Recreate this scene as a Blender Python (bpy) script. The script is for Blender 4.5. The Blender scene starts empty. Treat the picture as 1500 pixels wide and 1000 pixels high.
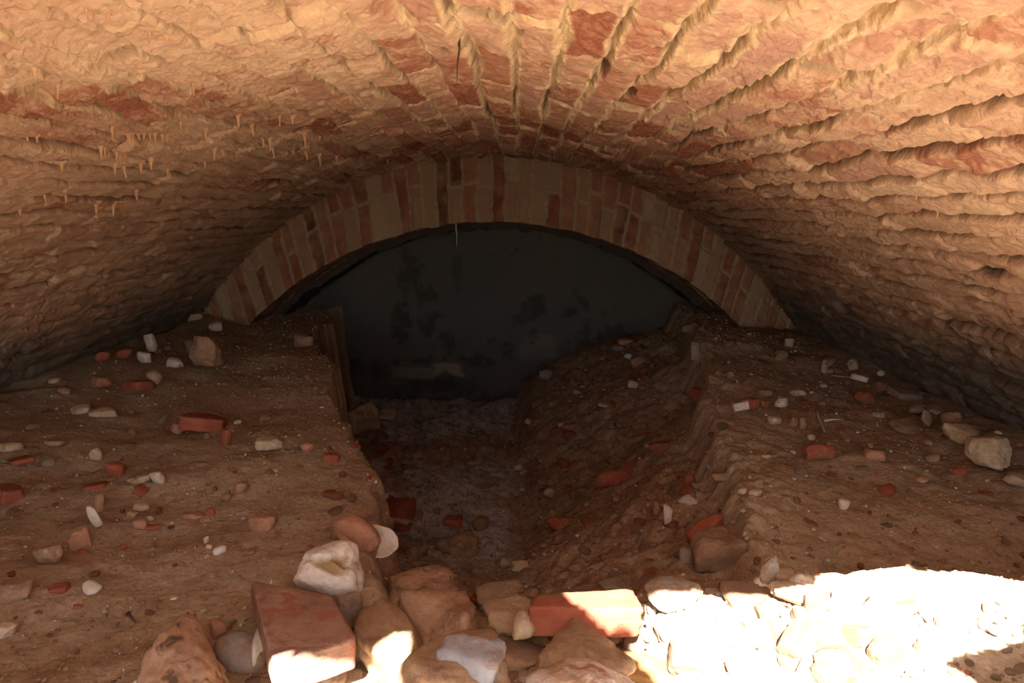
import bpy, math, random
import numpy as np
from mathutils import Vector, Matrix
random.seed(7)
C = bpy.context.scene.collection
F = 1000.0
PITCH = math.atan(200 / F)
YAW = math.atan(15 / F)                 # a touch to the left
CX, CZ, R = -0.17, -1.80, 2.06          # axis of the barrel vault and its radius
RIBY, WALLY = 3.90, 4.72

# ------------------------------------------------------------------ noise
def _h(ix, iy, iz, seed):
    h = (ix.astype(np.int64) * 374761393 + iy.astype(np.int64) * 668265263 + iz.astype(np.int64) * 2147483647 + seed * 1274126177) & 0xffffffff
    h = ((h ^ (h >> 13)) * 1274126177) & 0xffffffff
    h = ((h ^ (h >> 16)) * 2246822519) & 0xffffffff
    return ((h ^ (h >> 15)) & 0xffffff) / float(0xffffff)
def hash1(i, j=0, seed=0):
    i = np.asarray(i); j = np.broadcast_to(np.asarray(j), i.shape)
    return _h(i, j, np.zeros_like(i), seed)
def noise(x, y, z=None, seed=0):
    x = np.asarray(x, float); y = np.asarray(y, float)
    ix = np.floor(x); iy = np.floor(y); fx = x - ix; fy = y - iy
    fx = fx * fx * (3 - 2 * fx); fy = fy * fy * (3 - 2 * fy)
    if z is None:
        o = np.zeros_like(ix)
        a = _h(ix, iy, o, seed); b = _h(ix + 1, iy, o, seed); c = _h(ix, iy + 1, o, seed); d = _h(ix + 1, iy + 1, o, seed)
        return (a + (b - a) * fx) * (1 - fy) + (c + (d - c) * fx) * fy - 0.5
    z = np.asarray(z, float); iz = np.floor(z); fz = z - iz; fz = fz * fz * (3 - 2 * fz)
    r = []
    for k in (0, 1):
        a = _h(ix, iy, iz + k, seed); b = _h(ix + 1, iy, iz + k, seed); c = _h(ix, iy + 1, iz + k, seed); d = _h(ix + 1, iy + 1, iz + k, seed)
        r.append((a + (b - a) * fx) * (1 - fy) + (c + (d - c) * fx) * fy)
    return r[0] * (1 - fz) + r[1] * fz - 0.5
def fbm(x, y, z=None, seed=0, n=4):
    t = 0; a = 1.0; f = 1.0
    for k in range(n):
        t = t + a * noise(x * f + 17.3 * k, y * f - 9.1 * k, None if z is None else z * f + 3.7 * k, seed + k)
        a *= .5; f *= 2.03
    return t
def sstep(a, b, x):
    t = np.clip((x - a) / (b - a), 0, 1); return t * t * (3 - 2 * t)

# ------------------------------------------------------------------ object helpers
def mesh_obj(name, verts, faces, mat, parent=None, smooth=True):
    me = bpy.data.meshes.new(name)
    me.from_pydata([tuple(v) for v in verts], [], [tuple(f) for f in faces])
    me.update()
    if smooth: me.shade_smooth()
    if mat: me.materials.append(mat)
    o = bpy.data.objects.new(name, me); C.objects.link(o)
    if parent: o.parent = parent
    return o
def grid_mesh(name, P, keep=None, mat=None, attrs=None, extra=None, flip=False):
    """P (n,m,3) array to one mesh; keep (n-1,m-1) bool; attrs dict of (n,m) floats or (n,m,3) vectors"""
    n, m = P.shape[:2]
    idx = np.arange(n * m).reshape(n, m)
    q = np.stack([idx[:-1, :-1], idx[1:, :-1], idx[1:, 1:], idx[:-1, 1:]], -1)
    if flip: q = q[..., ::-1]
    if keep is not None: q = q[keep]
    q = q.reshape(-1, 4)
    co = P.reshape(-1, 3)
    if extra is not None:
        ev, ef = extra
        q = np.concatenate([q, ef + len(co)] if len(ef) else [q]); co = np.concatenate([co, ev])
    me = bpy.data.meshes.new(name)
    me.vertices.add(len(co)); me.vertices.foreach_set('co', co.astype(np.float32).ravel())
    me.loops.add(q.size); me.loops.foreach_set('vertex_index', q.astype(np.int32).ravel())
    me.polygons.add(len(q)); me.polygons.foreach_set('loop_start', (np.arange(len(q)) * 4).astype(np.int32))
    me.update(calc_edges=True); me.validate(); me.shade_smooth()
    for k, a in (attrs or {}).items():
        a = np.asarray(a, np.float32)
        if a.ndim == 3:
            v = a.reshape(-1, 3)
            if extra is not None: v = np.concatenate([v, ev.astype(np.float32)])
            at = me.attributes.new(k, 'FLOAT_VECTOR', 'POINT'); at.data.foreach_set('vector', v.ravel())
        else:
            v = a.ravel()
            if extra is not None: v = np.concatenate([v, np.full(len(ev), .5, np.float32)])
            at = me.attributes.new(k, 'FLOAT', 'POINT'); at.data.foreach_set('value', v)
    if mat: me.materials.append(mat)
    o = bpy.data.objects.new(name, me); C.objects.link(o)
    return o
def structure(o): o['kind'] = 'structure'; return o
def tag(o, label, cat, group=None, kind=None):
    o['label'] = label; o['category'] = cat
    if group: o['group'] = group
    if kind: o['kind'] = kind
    return o

# ------------------------------------------------------------------ materials
class NT:
    def __init__(s, name, rough=.9, spec=.25):
        s.m = bpy.data.materials.new(name); s.m.use_nodes = True
        s.t = s.m.node_tree; s.b = s.t.nodes['Principled BSDF']
        s.b.inputs['Roughness'].default_value = rough
        s.b.inputs['Specular IOR Level'].default_value = spec
    def n(s, kind, **kw):
        x = s.t.nodes.new(kind)
        for k, v in kw.items():
            if hasattr(x, k): setattr(x, k, v)
            else: x.inputs[k].default_value = v
        return x
    def l(s, a, b): s.t.links.new(a, b)
    def noise(s, vec, scale, detail=4, rough=.6, dist=0):
        x = s.n('ShaderNodeTexNoise', Scale=scale, Detail=detail, Roughness=rough, Distortion=dist)
        s.l(vec, x.inputs['Vector']); return x.outputs['Fac']
    def ramp(s, fac, stops):
        x = s.n('ShaderNodeValToRGB'); e = x.color_ramp.elements
        while len(e) > 1: e.remove(e[-1])
        e[0].position = stops[0][0]; c = stops[0][1]; e[0].color = (*c, 1) if isinstance(c, tuple) else (c, c, c, 1)
        for p, c in stops[1:]:
            q = e.new(p); q.color = (*c, 1) if isinstance(c, tuple) else (c, c, c, 1)
        s.l(fac, x.inputs['Fac']); return x.outputs['Color']
    def mix(s, fac, a, b, mode='MIX'):
        x = s.n('ShaderNodeMix', data_type='RGBA', blend_type=mode)
        if isinstance(fac, (int, float)): x.inputs[0].default_value = fac
        else: s.l(fac, x.inputs[0])
        for i, v in ((6, a), (7, b)):
            if isinstance(v, tuple): x.inputs[i].default_value = (*v, 1)
            else: s.l(v, x.inputs[i])
        return x.outputs[2]
    def math(s, op, a, b=0.0, clamp=False):
        x = s.n('ShaderNodeMath', operation=op); x.use_clamp = clamp
        for i, v in ((0, a), (1, b)):
            if isinstance(v, (int, float)): x.inputs[i].default_value = v
            else: s.l(v, x.inputs[i])
        return x.outputs[0]
    def attr(s, name, out='Fac'):
        return s.n('ShaderNodeAttribute', attribute_name=name).outputs[out]
    def mapping(s, vec, scale):
        x = s.n('ShaderNodeMapping'); x.inputs['Scale'].default_value = scale; s.l(vec, x.inputs['Vector']); return x.outputs[0]
    def bump(s, pairs):
        prev = None
        for h, dist, st in pairs:
            b = s.n('ShaderNodeBump', Strength=st, Distance=dist); s.l(h, b.inputs['Height'])
            if prev is not None: s.l(prev, b.inputs['Normal'])
            prev = b.outputs['Normal']
        s.l(prev, s.b.inputs['Normal'])
    def col(s, c): s.l(c, s.b.inputs['Base Color'])

def mat_vault():
    n = NT('vault_brick', .82, .3)
    sy = n.attr('sy', 'Vector')
    pos = n.n('ShaderNodeTexCoord').outputs['Object']
    mort = n.attr('mort'); rnd = n.attr('rnd'); expo = n.attr('expo')
    big = n.noise(pos, 2.2, 4); med = n.noise(pos, 11, 5); fine = n.noise(pos, 60, 5, .7)
    streak = n.noise(n.mapping(sy, (14, 90, 1)), 1, 4, .65, .4)
    crust = n.ramp(med, [(.3, (.44, .265, .175)), (.48, (.58, .385, .26)), (.62, (.66, .47, .325)), (.78, (.62, .49, .36))])
    crust = n.mix(n.ramp(big, [(.42, 0.), (.62, .75)]), crust, (.72, .53, .36))
    crust = n.mix(n.ramp(streak, [(.35, .55), (.6, 0.)]), crust, (.54, .29, .18))
    brick = n.ramp(rnd, [(0, (.24, .07, .04)), (.3, (.34, .12, .07)), (.6, (.40, .19, .12)), (1, (.44, .25, .19))])
    brick = n.mix(n.ramp(fine, [(.45, 0.), (.75, .6)]), brick, (.56, .34, .23))
    mortc = n.ramp(fine, [(.3, (.50, .34, .19)), (.6, (.74, .56, .35)), (.8, (.80, .66, .45))])
    # how much of the brick shows through the crust
    e = n.math('ADD', expo, n.math('MULTIPLY', n.math('SUBTRACT', med, .5), 1.6))
    e = n.math('ADD', e, n.math('MULTIPLY', n.math('SUBTRACT', fine, .5), .9))
    e = n.math('ADD', e, n.math('MULTIPLY', n.math('SUBTRACT', streak, .5), .9))
    em = n.ramp(e, [(.38, 0.), (.72, 1.)])
    c = n.mix(em, crust, brick)
    mm = n.math('MULTIPLY', mort, n.ramp(n.math('ADD', expo, n.math('SUBTRACT', fine, .35)), [(.25, .08), (.65, .9)]))
    c = n.mix(mm, c, mortc)
    grime_shade = n.attr('grime_shade')
    c = n.mix(grime_shade, c, n.mix(n.ramp(med, [(.35, 0.), (.65, 1.)]), (.075, .07, .065), (.17, .15, .12)))
    c = n.mix(n.attr('deep'), c, (.10, .055, .035))  # joint cracks: shade put into the colour; holes darkened too
    n.col(c)
    grain = n.noise(pos, 170, 4, .7)
    vor = n.n('ShaderNodeTexVoronoi', Scale=120.0); n.l(pos, vor.inputs['Vector'])
    n.bump([(med, .012, .35), (streak, .003, .45), (fine, .004, .7), (vor.outputs['Distance'], .0025, .45), (grain, .0016, .8)])
    return n.m

def mat_rib():
    n = NT('arch_brick', .9, .2)
    pos = n.n('ShaderNodeTexCoord').outputs['Object']
    mort = n.attr('mort'); rnd = n.attr('rnd')
    med = n.noise(pos, 9, 5); fine = n.noise(pos, 45, 5, .7)
    brick = n.ramp(rnd, [(0, (.10, .035, .025)), (.15, (.26, .07, .045)), (.5, (.33, .11, .07)), (.7, (.38, .19, .12)), (.88, (.40, .27, .17)), (1, (.50, .40, .26))])
    brick = n.mix(n.ramp(med, [(.4, 0.), (.65, .65)]), brick, (.42, .27, .15))
    c = n.mix(mort, brick, n.ramp(fine, [(.3, (.33, .22, .13)), (.7, (.55, .42, .27))]))
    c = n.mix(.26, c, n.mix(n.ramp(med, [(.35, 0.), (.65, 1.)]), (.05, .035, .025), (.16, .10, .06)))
    c = n.mix(n.attr('ring_shade'), c, (.045, .035, .03))
    n.col(c)
    n.bump([(med, .01, .5), (fine, .005, .8)])
    return n.m

def mat_wall():
    n = NT('dark_plaster', .95, .1)
    pos = n.n('ShaderNodeTexCoord').outputs['Object']
    big = n.noise(pos, 1.6, 3); med = n.noise(pos, 5, 5, .6)
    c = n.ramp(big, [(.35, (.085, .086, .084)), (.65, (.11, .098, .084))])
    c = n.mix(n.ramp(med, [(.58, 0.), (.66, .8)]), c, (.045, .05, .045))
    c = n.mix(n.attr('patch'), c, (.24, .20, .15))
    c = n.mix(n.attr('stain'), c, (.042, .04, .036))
    n.col(c)
    n.bump([(med, .02, .6), (n.noise(pos, 40, 5), .005, .6)])
    return n.m

def mat_soil():
    n = NT('earth', .93, .2)
    pos = n.n('ShaderNodeTexCoord').outputs['Object']
    big = n.noise(pos, 2.5, 4); med = n.noise(pos, 26, 5); fine = n.noise(pos, 90, 5, .75)
    c = n.ramp(med, [(.22, (.30, .215, .135)), (.5, (.40, .30, .195)), (.78, (.48, .37, .255))])
    c = n.mix(n.ramp(fine, [(.32, .45), (.52, 0.)]), c, (.20, .12, .07))
    c = n.mix(n.ramp(big, [(.48, 0.), (.7, .45)]), c, (.42, .285, .205))
    reds = n.attr('red')
    rn = n.noise(pos, 9, 5, .7)
    c = n.mix(n.math('MULTIPLY', reds, n.ramp(rn, [(.42, .35), (.62, 1.)])), c, n.mix(n.ramp(fine, [(.4, 0.), (.6, 1.)]), (.25, .10, .06), (.26, .17, .105)))
    g = n.attr('grey')
    c = n.mix(g, c, n.ramp(rn, [(.35, (.16, .135, .115)), (.5, (.42, .39, .36)), (.7, (.54, .50, .46))]))
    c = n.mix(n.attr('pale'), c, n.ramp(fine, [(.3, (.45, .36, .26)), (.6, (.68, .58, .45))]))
    # flecks of mortar and brick dust
    for sc, th, seed in ((55, .20, 0), (120, .22, 3.1)):
        v = n.n('ShaderNodeTexVoronoi', Scale=float(sc), Randomness=1.0)
        mp = n.n('ShaderNodeMapping'); mp.inputs['Location'].default_value = (seed, seed, 0); n.l(pos, mp.inputs['Vector']); n.l(mp.outputs[0], v.inputs['Vector'])
        sep = n.n('ShaderNodeSeparateColor'); n.l(v.outputs['Color'], sep.inputs[0])
        near = n.ramp(v.outputs['Distance'], [(th, 1.), (th + .08, 0.)])
        pick = n.ramp(sep.outputs[0], [(.70, 0.), (.72, 1.)])
        k = n.math('MULTIPLY', near, pick)
        fc = n.ramp(sep.outputs[1], [(0., (.62, .50, .36)), (.35, (.42, .27, .17)), (.6, (.30, .09, .05)), (.8, (.36, .14, .08)), (1., (.7, .62, .5))])
        c = n.mix(n.math('MULTIPLY', k, .8), c, fc)
    n.col(c)
    vv = n.n('ShaderNodeTexVoronoi', Scale=75.0); n.l(pos, vv.inputs['Vector'])
    n.bump([(med, .01, .3), (vv.outputs['Distance'], .005, .4), (fine, .0035, .8), (n.noise(pos, 220, 3, .7), .0015, .8)])
    return n.m

def mat_stone(name, c1, c2, dirt=(.20, .115, .065), dirt_amt=.35, scale=14, spec=.25, bump=1.0, veins=None):
    n = NT(name, .85, spec)
    tc = n.n('ShaderNodeTexCoord').outputs['Object']
    oi = n.n('ShaderNodeObjectInfo')
    add = n.n('ShaderNodeVectorMath', operation='ADD'); n.l(tc, add.inputs[0]); 
    cmb = n.n('ShaderNodeCombineXYZ'); rr = n.math('MULTIPLY', oi.outputs['Random'], 40.0); n.l(rr, cmb.inputs[0]); n.l(rr, cmb.inputs[1]); n.l(cmb.outputs[0], add.inputs[1])
    p = add.outputs[0]
    a = n.noise(p, scale, 5, .6, .3); f = n.noise(p, scale * 6, 5, .75); d = n.noise(p, scale * .8, 5, .65, .6)
    c = n.mix(n.ramp(a, [(.35, 0.), (.65, 1.)]), c1, c2)
    if veins: c = n.mix(n.ramp(n.noise(p, scale * 1.4, 4, .6, 1.2), [(.52, 0.), (.60, .9)]), c, veins)
    c = n.mix(n.ramp(f, [(.32, .35), (.5, 0.)]), c, dirt)
    dd = n.ramp(d, [(.62 - dirt_amt * .5, 0.), (.74 - dirt_amt * .5, .85)])
    c = n.mix(dd, c, n.mix(n.ramp(f, [(.4, 0.), (.6, 1.)]), dirt, tuple(min(1, v * 1.6) for v in dirt)))
    n.col(c)
    n.bump([(a, .006, .5 * bump), (f, .003, .9 * bump), (n.noise(p, scale * 20, 3, .7), .0012, .8 * bump)])
    return n.m

M = {}
M['vault'] = mat_vault(); M['rib'] = mat_rib(); M['wall'] = mat_wall(); M['soil'] = mat_soil()
M['tan'] = mat_stone('tan_mortar_stone', (.30, .19, .11), (.42, .285, .175), dirt_amt=.26)
M['orange'] = mat_stone('orange_tan_stone', (.34, .20, .125), (.48, .32, .21), dirt=(.16, .085, .05), dirt_amt=.26)
M['smudged'] = mat_stone('smudged_orange_stone', (.38, .23, .15), (.54, .37, .25), dirt=(.17, .10, .06), dirt_amt=.1, veins=(.10, .055, .035), scale=9)
M['cream'] = mat_stone('cream_lime_stone', (.42, .32, .21), (.62, .49, .35), dirt_amt=.18)
M['white'] = mat_stone('white_lime', (.56, .49, .40), (.70, .63, .54), dirt_amt=.12, bump=.6)
M['grey'] = mat_stone('grey_stone', (.25, .21, .175), (.36, .31, .265), dirt_amt=.35)
M['bluegrey'] = mat_stone('blue_grey_flint', (.24, .24, .25), (.40, .40, .415), dirt_amt=.1, bump=.5)
M['brown'] = mat_stone('brown_stone', (.21, .125, .075), (.33, .20, .12), dirt_amt=.2)
M['red'] = mat_stone('red_brick', (.28, .07, .038), (.40, .125, .07), dirt_amt=.15)
M['pink'] = mat_stone('pink_brick', (.42, .19, .12), (.52, .30, .20), dirt_amt=.25)
M['redtile'] = mat_stone('worn_red_tile', (.33, .165, .12), (.42, .28, .21), dirt=(.20, .12, .085), dirt_amt=.35, scale=11, veins=(.36, .13, .08))
M['conglom'] = mat_stone('pale_mortar_rock', (.60, .50, .44), (.68, .60, .54), dirt=(.34, .22, .13), dirt_amt=.28, veins=(.40, .15, .10))
M['ochre'] = mat_stone('ochre_brown_stone', (.22, .12, .05), (.40, .22, .08), dirt_amt=.2)
M['hollowwhite'] = mat_stone('white_chalk_with_hollow', (.62, .54, .45), (.72, .65, .56), dirt_amt=.08, bump=.6)
_t = M['hollowwhite'].node_tree; _b = _t.nodes['Principled BSDF']; _src = _b.inputs['Base Color'].links[0].from_socket
_mx = _t.nodes.new('ShaderNodeMix'); _mx.data_type = 'RGBA'; _at = _t.nodes.new('ShaderNodeAttribute'); _at.attribute_name = 'pit'
_t.links.new(_at.outputs['Fac'], _mx.inputs[0]); _t.links.new(_src, _mx.inputs[6]); _mx.inputs[7].default_value = (.34, .22, .11, 1); _t.links.new(_mx.outputs[2], _b.inputs['Base Color'])
M['hollow'] = mat_stone('brown_hollow', (.26, .15, .07), (.38, .25, .14), dirt_amt=.2)
M['twig'] = mat_stone('dark_root', (.08, .04, .025), (.15, .08, .05), dirt_amt=.1)
M['bone'] = mat_stone('pale_root', (.55, .46, .36), (.65, .56, .46), dirt_amt=.1)
M['drip'] = mat_stone('calcite_drip', (.60, .34, .19), (.70, .44, .26), dirt=(.4, .2, .1), dirt_amt=.05, spec=.5)

# ------------------------------------------------------------------ camera
cam_d = bpy.data.cameras.new('camera'); cam = bpy.data.objects.new('camera', cam_d); C.objects.link(cam)
cam_d.sensor_width = 36; cam_d.lens = 36 * F / 1500; cam_d.clip_start = .02
cam.rotation_euler = (math.pi / 2 - PITCH, 0, YAW)
bpy.context.scene.camera = cam
ROT = np.array(Matrix.Rotation(YAW, 3, 'Z') @ Matrix.Rotation(math.pi / 2 - PITCH, 3, 'X'))
def ray(px, py):
    """direction with unit depth along the lens axis"""
    return ROT @ np.array([(px - 750) / F, (500 - py) / F, -1.0])

# ------------------------------------------------------------------ ground
def H(x, y, fine=True):
    x = np.asarray(x, float); y = np.asarray(y, float)
    wob = .05 * fbm(y * 3.1, y * 0 + 4.2, seed=5) * 2 + .03 * noise(x * 9, y * 9, seed=6)
    eL = np.interp(y, [.9, 1.2, 1.49, 2.03, 3.0, 3.73, 4.7], [-.16, -.26, -.35, -.52, -.86, -1.14, -1.30]) + wob
    eR = np.interp(y, [1.0, 1.25, 1.64, 2.06, 3.0, 3.9, 4.7], [.50, .50, .53, .64, .86, 1.02, 1.1]) + wob
    gz = np.interp(y, [1.0, 1.18, 1.4, 1.7, 2.05, 2.6, 4.7], [-.75, -.80, -.93, -1.06, -1.18, -1.33, -1.36])
    top_l = -.715 + .02 * sstep(1.6, 3.5, y) + .05 * sstep(1.2, 1.9, -x)
    top_r = -.715 + .04 * sstep(2.0, 3.6, y) - .05 * sstep(1.17, 1.28, y) * (1 - sstep(1.34, 1.6, y)) * sstep(.45, .6, x)
    # right hand slope rises from the gully floor
    fR = -.02 + .10 * noise(y * 2, y * 0 + 9, seed=8)
    k = np.clip((x - fR) / np.maximum(eR - fR, .05), 0, 1)
    kk = k ** np.interp(y, [1.2, 1.8, 3.0, 4.2], [1.1, 1.0, .9, .5])
    right = gz + (top_r - gz) * (kk * .8 + .2 * sstep(.90, 1.0, k))
    cut = sstep(0, .07, x - eL)
    z = np.where(x > fR, right, gz)
    z = top_l * (1 - cut) + z * cut
    # rubble ridge in the very foreground
    z = z + .045 * (1 - sstep(1.14, 1.24, y)) * sstep(.1, .35, x)
    z = z - .03 * (1 - sstep(1.0, 1.2, y)) * sstep(-.45, -.2, x) * (1 - sstep(.1, .3, x))
    z = z + .045 * fbm(x * 2.6, y * 2.6, seed=11, n=3) + .009 * fbm(x * 11, y * 11, seed=12, n=3) * (1 + sstep(0, .05, x - eL) * (1 - sstep(-.02, .12, x - eR)))
    if fine:
        rub = sstep(0, .05, x - eL) * (1 - .8 * sstep(-.02, .12, x - eR))
        z = z + (.0035 + .020 * rub) * fbm(x * 32, y * 32, seed=13, n=3)
        z = z + (.003 + .003 * rub) * noise(x * 110, y * 110, seed=14)
    return z
ys = np.concatenate([np.arange(-1.32, .8, .03), np.arange(.8, 2.0, .0065), np.arange(2.0, 3.2, .010), np.arange(3.2, WALLY + .06, .014)])
xs = np.concatenate([np.arange(-2.08, -1.2, .012), np.arange(-1.2, 1.2, .0075), np.arange(1.2, 1.80, .012)])
X, Y = np.meshgrid(xs, ys, indexing='ij')
Z = H(X, Y)
eLg = np.interp(Y, [.9, 1.2, 1.49, 2.03, 3.0, 3.73, 4.7], [-.16, -.26, -.35, -.52, -.86, -1.14, -1.30])
gn = fbm(X * 3.5, Y * 2.2, seed=21)
grey = sstep(0, .1, X - eLg - .03) * (1 - sstep(-.12, .04, X)) * sstep(1.9, 2.3, Y) * sstep(-.30, .05, gn + .10 * noise(X * 20, Y * 20, seed=3)) * .9
redz = sstep(-.15, .1, X - eLg) * sstep(1.15, 1.4, Y) * (1 - .85 * sstep(.42, .60, X - .12 * (Y - 1.6)))
redz = np.clip(redz * (1 - grey) + .25 * sstep(1.4, 2.4, Y) * sstep(.5, 1, X), 0, 1)
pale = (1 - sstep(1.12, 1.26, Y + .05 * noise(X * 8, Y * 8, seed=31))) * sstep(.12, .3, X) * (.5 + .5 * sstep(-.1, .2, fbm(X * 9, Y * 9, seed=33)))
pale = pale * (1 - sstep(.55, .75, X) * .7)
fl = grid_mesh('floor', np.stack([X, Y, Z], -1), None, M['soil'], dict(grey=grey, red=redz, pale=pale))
structure(fl)

def hit_ground(px, py, lift=0.0):
    d = ray(px, py); t = np.arange(.4, (WALLY - .06) / d[1], .004)
    P = d[None, :] * t[:, None]
    below = P[:, 2] < H(P[:, 0], P[:, 1], False) + lift
    i = int(np.argmax(below)) if below.any() else len(t) - 1
    return d * t[i], float(t[i])

# ------------------------------------------------------------------ vault
CW, BL = .078, .285
def V(s, y):
    side = (s > 0) * 1.0
    a = np.abs(s) + .020 * fbm(s * 2.5, y * 2.5, seed=40, n=3) + .007 * noise(s * 16, y * 9, seed=41) + .004 * noise(s * 40, y * 30, seed=76)
    ci = np.floor(a / CW); fa = a / CW - ci; cid = ci + side * 500
    r1 = hash1(cid, 0, 51)
    yy = y + r1 * BL + .014 * noise(s * 18, y * 7, seed=42) + .03 * noise(cid * 3.3, y * 3, seed=75) + .25 * (a - ci * CW) * (r1 - .5)
    bi = np.floor(yy / BL); fb = yy / BL - bi
    b1 = hash1(cid, bi, 52); b2 = hash1(cid, bi, 53); b3 = hash1(cid, bi, 54)
    da = np.minimum(fa, 1 - fa) * CW; db = np.minimum(fb, 1 - fb) * BL
    d = np.minimum(da, db * 1.3 + .003) + .004 * noise(s * 60, y * 40, seed=43)
    crown = np.exp(-((s - .2) / .55) ** 2)
    mw = .003 + .006 * b1 + .004 * crown + .006 * np.clip(noise(s * 8, y * 8, seed=74), -.4, .5)
    mort = (1 - sstep(mw * .6, mw * 1.5, d)) * (1 - .6 * sstep(.5, 1.0, np.abs(s)))
    left = sstep(.25, .9, -s)
    far_ = sstep(.45, .9, np.abs(s)); saw = (fa - .5) * (.016 + .014 * r1) * (.42 - .55 * sstep(.2, .55, np.abs(s)) - .16 * r1 * far_)
    lumps = fbm(s * 14, y * 14, seed=44)
    disp = saw + (b2 - .5) * .015 * (1 - .2 * far_) + (fb - .5) * (b3 - .5) * .026 * (1 - .3 * far_)
    disp -= .005 * np.exp(-(d / .008) ** 2)
    mlump = noise(s * 70, y * 45, seed=45) + .6 * noise(s * 30, y * 20, seed=65)
    disp += mort * (.006 * crown * sstep(-.25, .15, noise(s * 9, y * 7, seed=79)) - .003 + .011 * mlump)
    c1 = sstep(-.12, .16, noise(s * 6, y * 4.5, seed=46) + .10)
    wv = .0022 * noise(s * 40, y * 40, seed=66)
    prs = (.25 + .9 * c1) * (1 - .35 * np.exp(-((s - .12) / .3) ** 2) * (noise(s * 7, y * 6, seed=80) > -.1)) + .1 * far_
    crack = np.exp(-((da + wv) / (.0036 + .0016 * sstep(-.1, .3, noise(s * 8, y * 5, seed=78)) + .0010 * far_)) ** 2) * prs
    c2 = sstep(-.05, .15, noise(s * 9, y * 9, seed=47)) * (1 - .30 * far_)
    crack2 = np.exp(-((db - .003 + wv) / .0034) ** 2) * c2
    vein = fbm(s * 9 + 3, y * 7, seed=68, n=3); crack3 = np.exp(-(vein / .022) ** 2) * sstep(.1, .35, noise(s * 4, y * 4, seed=69)) * .4 * (1 - sstep(.5, .9, np.abs(s)))
    dd = .020 * (1 - .35 * crown) * np.clip(crack + .8 * crack2 + crack3, 0, 1.2)
    disp = disp - dd
    disp += .012 * lumps + .0062 * fbm(s * (26 + 30 * far_), y * (60 - 38 * far_), seed=48, n=3) * (1 - .2 * far_) + .0045 * noise(s * 110, y * (150 - 80 * far_), seed=49) + .005 * noise(s * 170, y * 170, seed=70) * sstep(-.1, .2, noise(s * 3, y * 3, seed=73))
    # missing lumps of brick
    pit = sstep(.80, .86, b2) * sstep(.1, .3, noise(s * 12, y * 9, seed=50) + .12)
    disp -= .016 * pit
    expo = .16 + .30 * np.exp(-((s - .25) / .60) ** 2) + .16 * sstep(.3, 1.0, s) * (1 - sstep(1.2, 1.7, y)) - .10 * left
    expo += .30 * sstep(1.0, 2.2, y) * np.exp(-((s - .15) / .8) ** 2) + .08 * sstep(2, 3.6, y) + (b3 ** 3) * (.46 + .25 * crown) + .15 * pit
    expo -= .22 * np.exp(-((s - 1.3) / .35) ** 2) * (1 - sstep(2.2, 3, y))
    grime_shade = sstep(1.50, 1.95, np.abs(s) + .22 * noise(s * 3, y * 3, seed=55)) * .92
    grime_shade = np.maximum(grime_shade, .45 * sstep(2.4, 3.7, y) * sstep(.7, 1.5, np.abs(s)))  # far corners by the arch: shade painted in on top of the dirty band
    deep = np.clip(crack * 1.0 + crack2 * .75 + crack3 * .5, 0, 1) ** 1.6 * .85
    return disp, mort, expo, b1, grime_shade, deep
# a few real holes in the face: (pixel x, pixel y, half width, half height in m, depth)
def vault_hit(px, py):
    d = ray(px, py); a = d[0] ** 2 + d[2] ** 2
    b = 2 * (d[0] * (0 - CX) + d[2] * (0 - CZ)); c = CX ** 2 + CZ ** 2 - R * R
    t = (-b + math.sqrt(b * b - 4 * a * c)) / (2 * a)
    P = d * t; th = math.atan2(P[0] - CX, P[2] - CZ)
    return P, t, th * R, P[1]
holes = []
for px, py, ws, wy, dep in [(752, 45, .012, .05, .06), (1385, 478, .012, .05, .03), (1415, 488, .008, .04, .02), (918, 140, .012, .04, .03), (905, 150, .01, .03, .03),
                            (885, 105, .006, .05, .03), (1440, 400, .015, .05, .015), (1410, 405, .012, .04, .015), (387, 212, .012, .05, .03), (440, 222, .01, .04, .025), (93, 237, .008, .012, .02), (650, 72, .006, .03, .02), (980, 68, .015, .02, .02)]:
    P, t, s0, y0 = vault_hit(px, py); holes.append((s0, y0, ws, wy, dep))
sv = np.concatenate([np.arange(-2.42, -1.6, .008), np.arange(-1.6, -1.3, .005), np.arange(-1.3, 1.25, .0030), np.arange(1.25, 1.6, .005), np.arange(1.6, 2.42, .008)])
yv = np.concatenate([np.arange(-1.32, .30, .010), np.arange(.30, .5, .005), np.arange(.5, 1.5, .0034), np.arange(1.5, 2.4, .0055), np.arange(2.4, RIBY + .04, .0085)])
S, YV = np.meshgrid(sv, yv, indexing='ij')
disp, mort, expo, rnd, grime_shade, deep = V(S, YV)
for s0, y0, ws, wy, dep in holes:
    q = ((S - s0 + .004 * noise(S * 90, YV * 60)) / ws) ** 2 + ((YV - y0) / wy) ** 2
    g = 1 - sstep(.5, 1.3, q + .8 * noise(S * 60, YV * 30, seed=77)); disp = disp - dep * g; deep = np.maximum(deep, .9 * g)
th = S / R
RR = R - disp
PV = np.stack([CX + RR * np.sin(th), YV, CZ + RR * np.cos(th)], -1)
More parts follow.
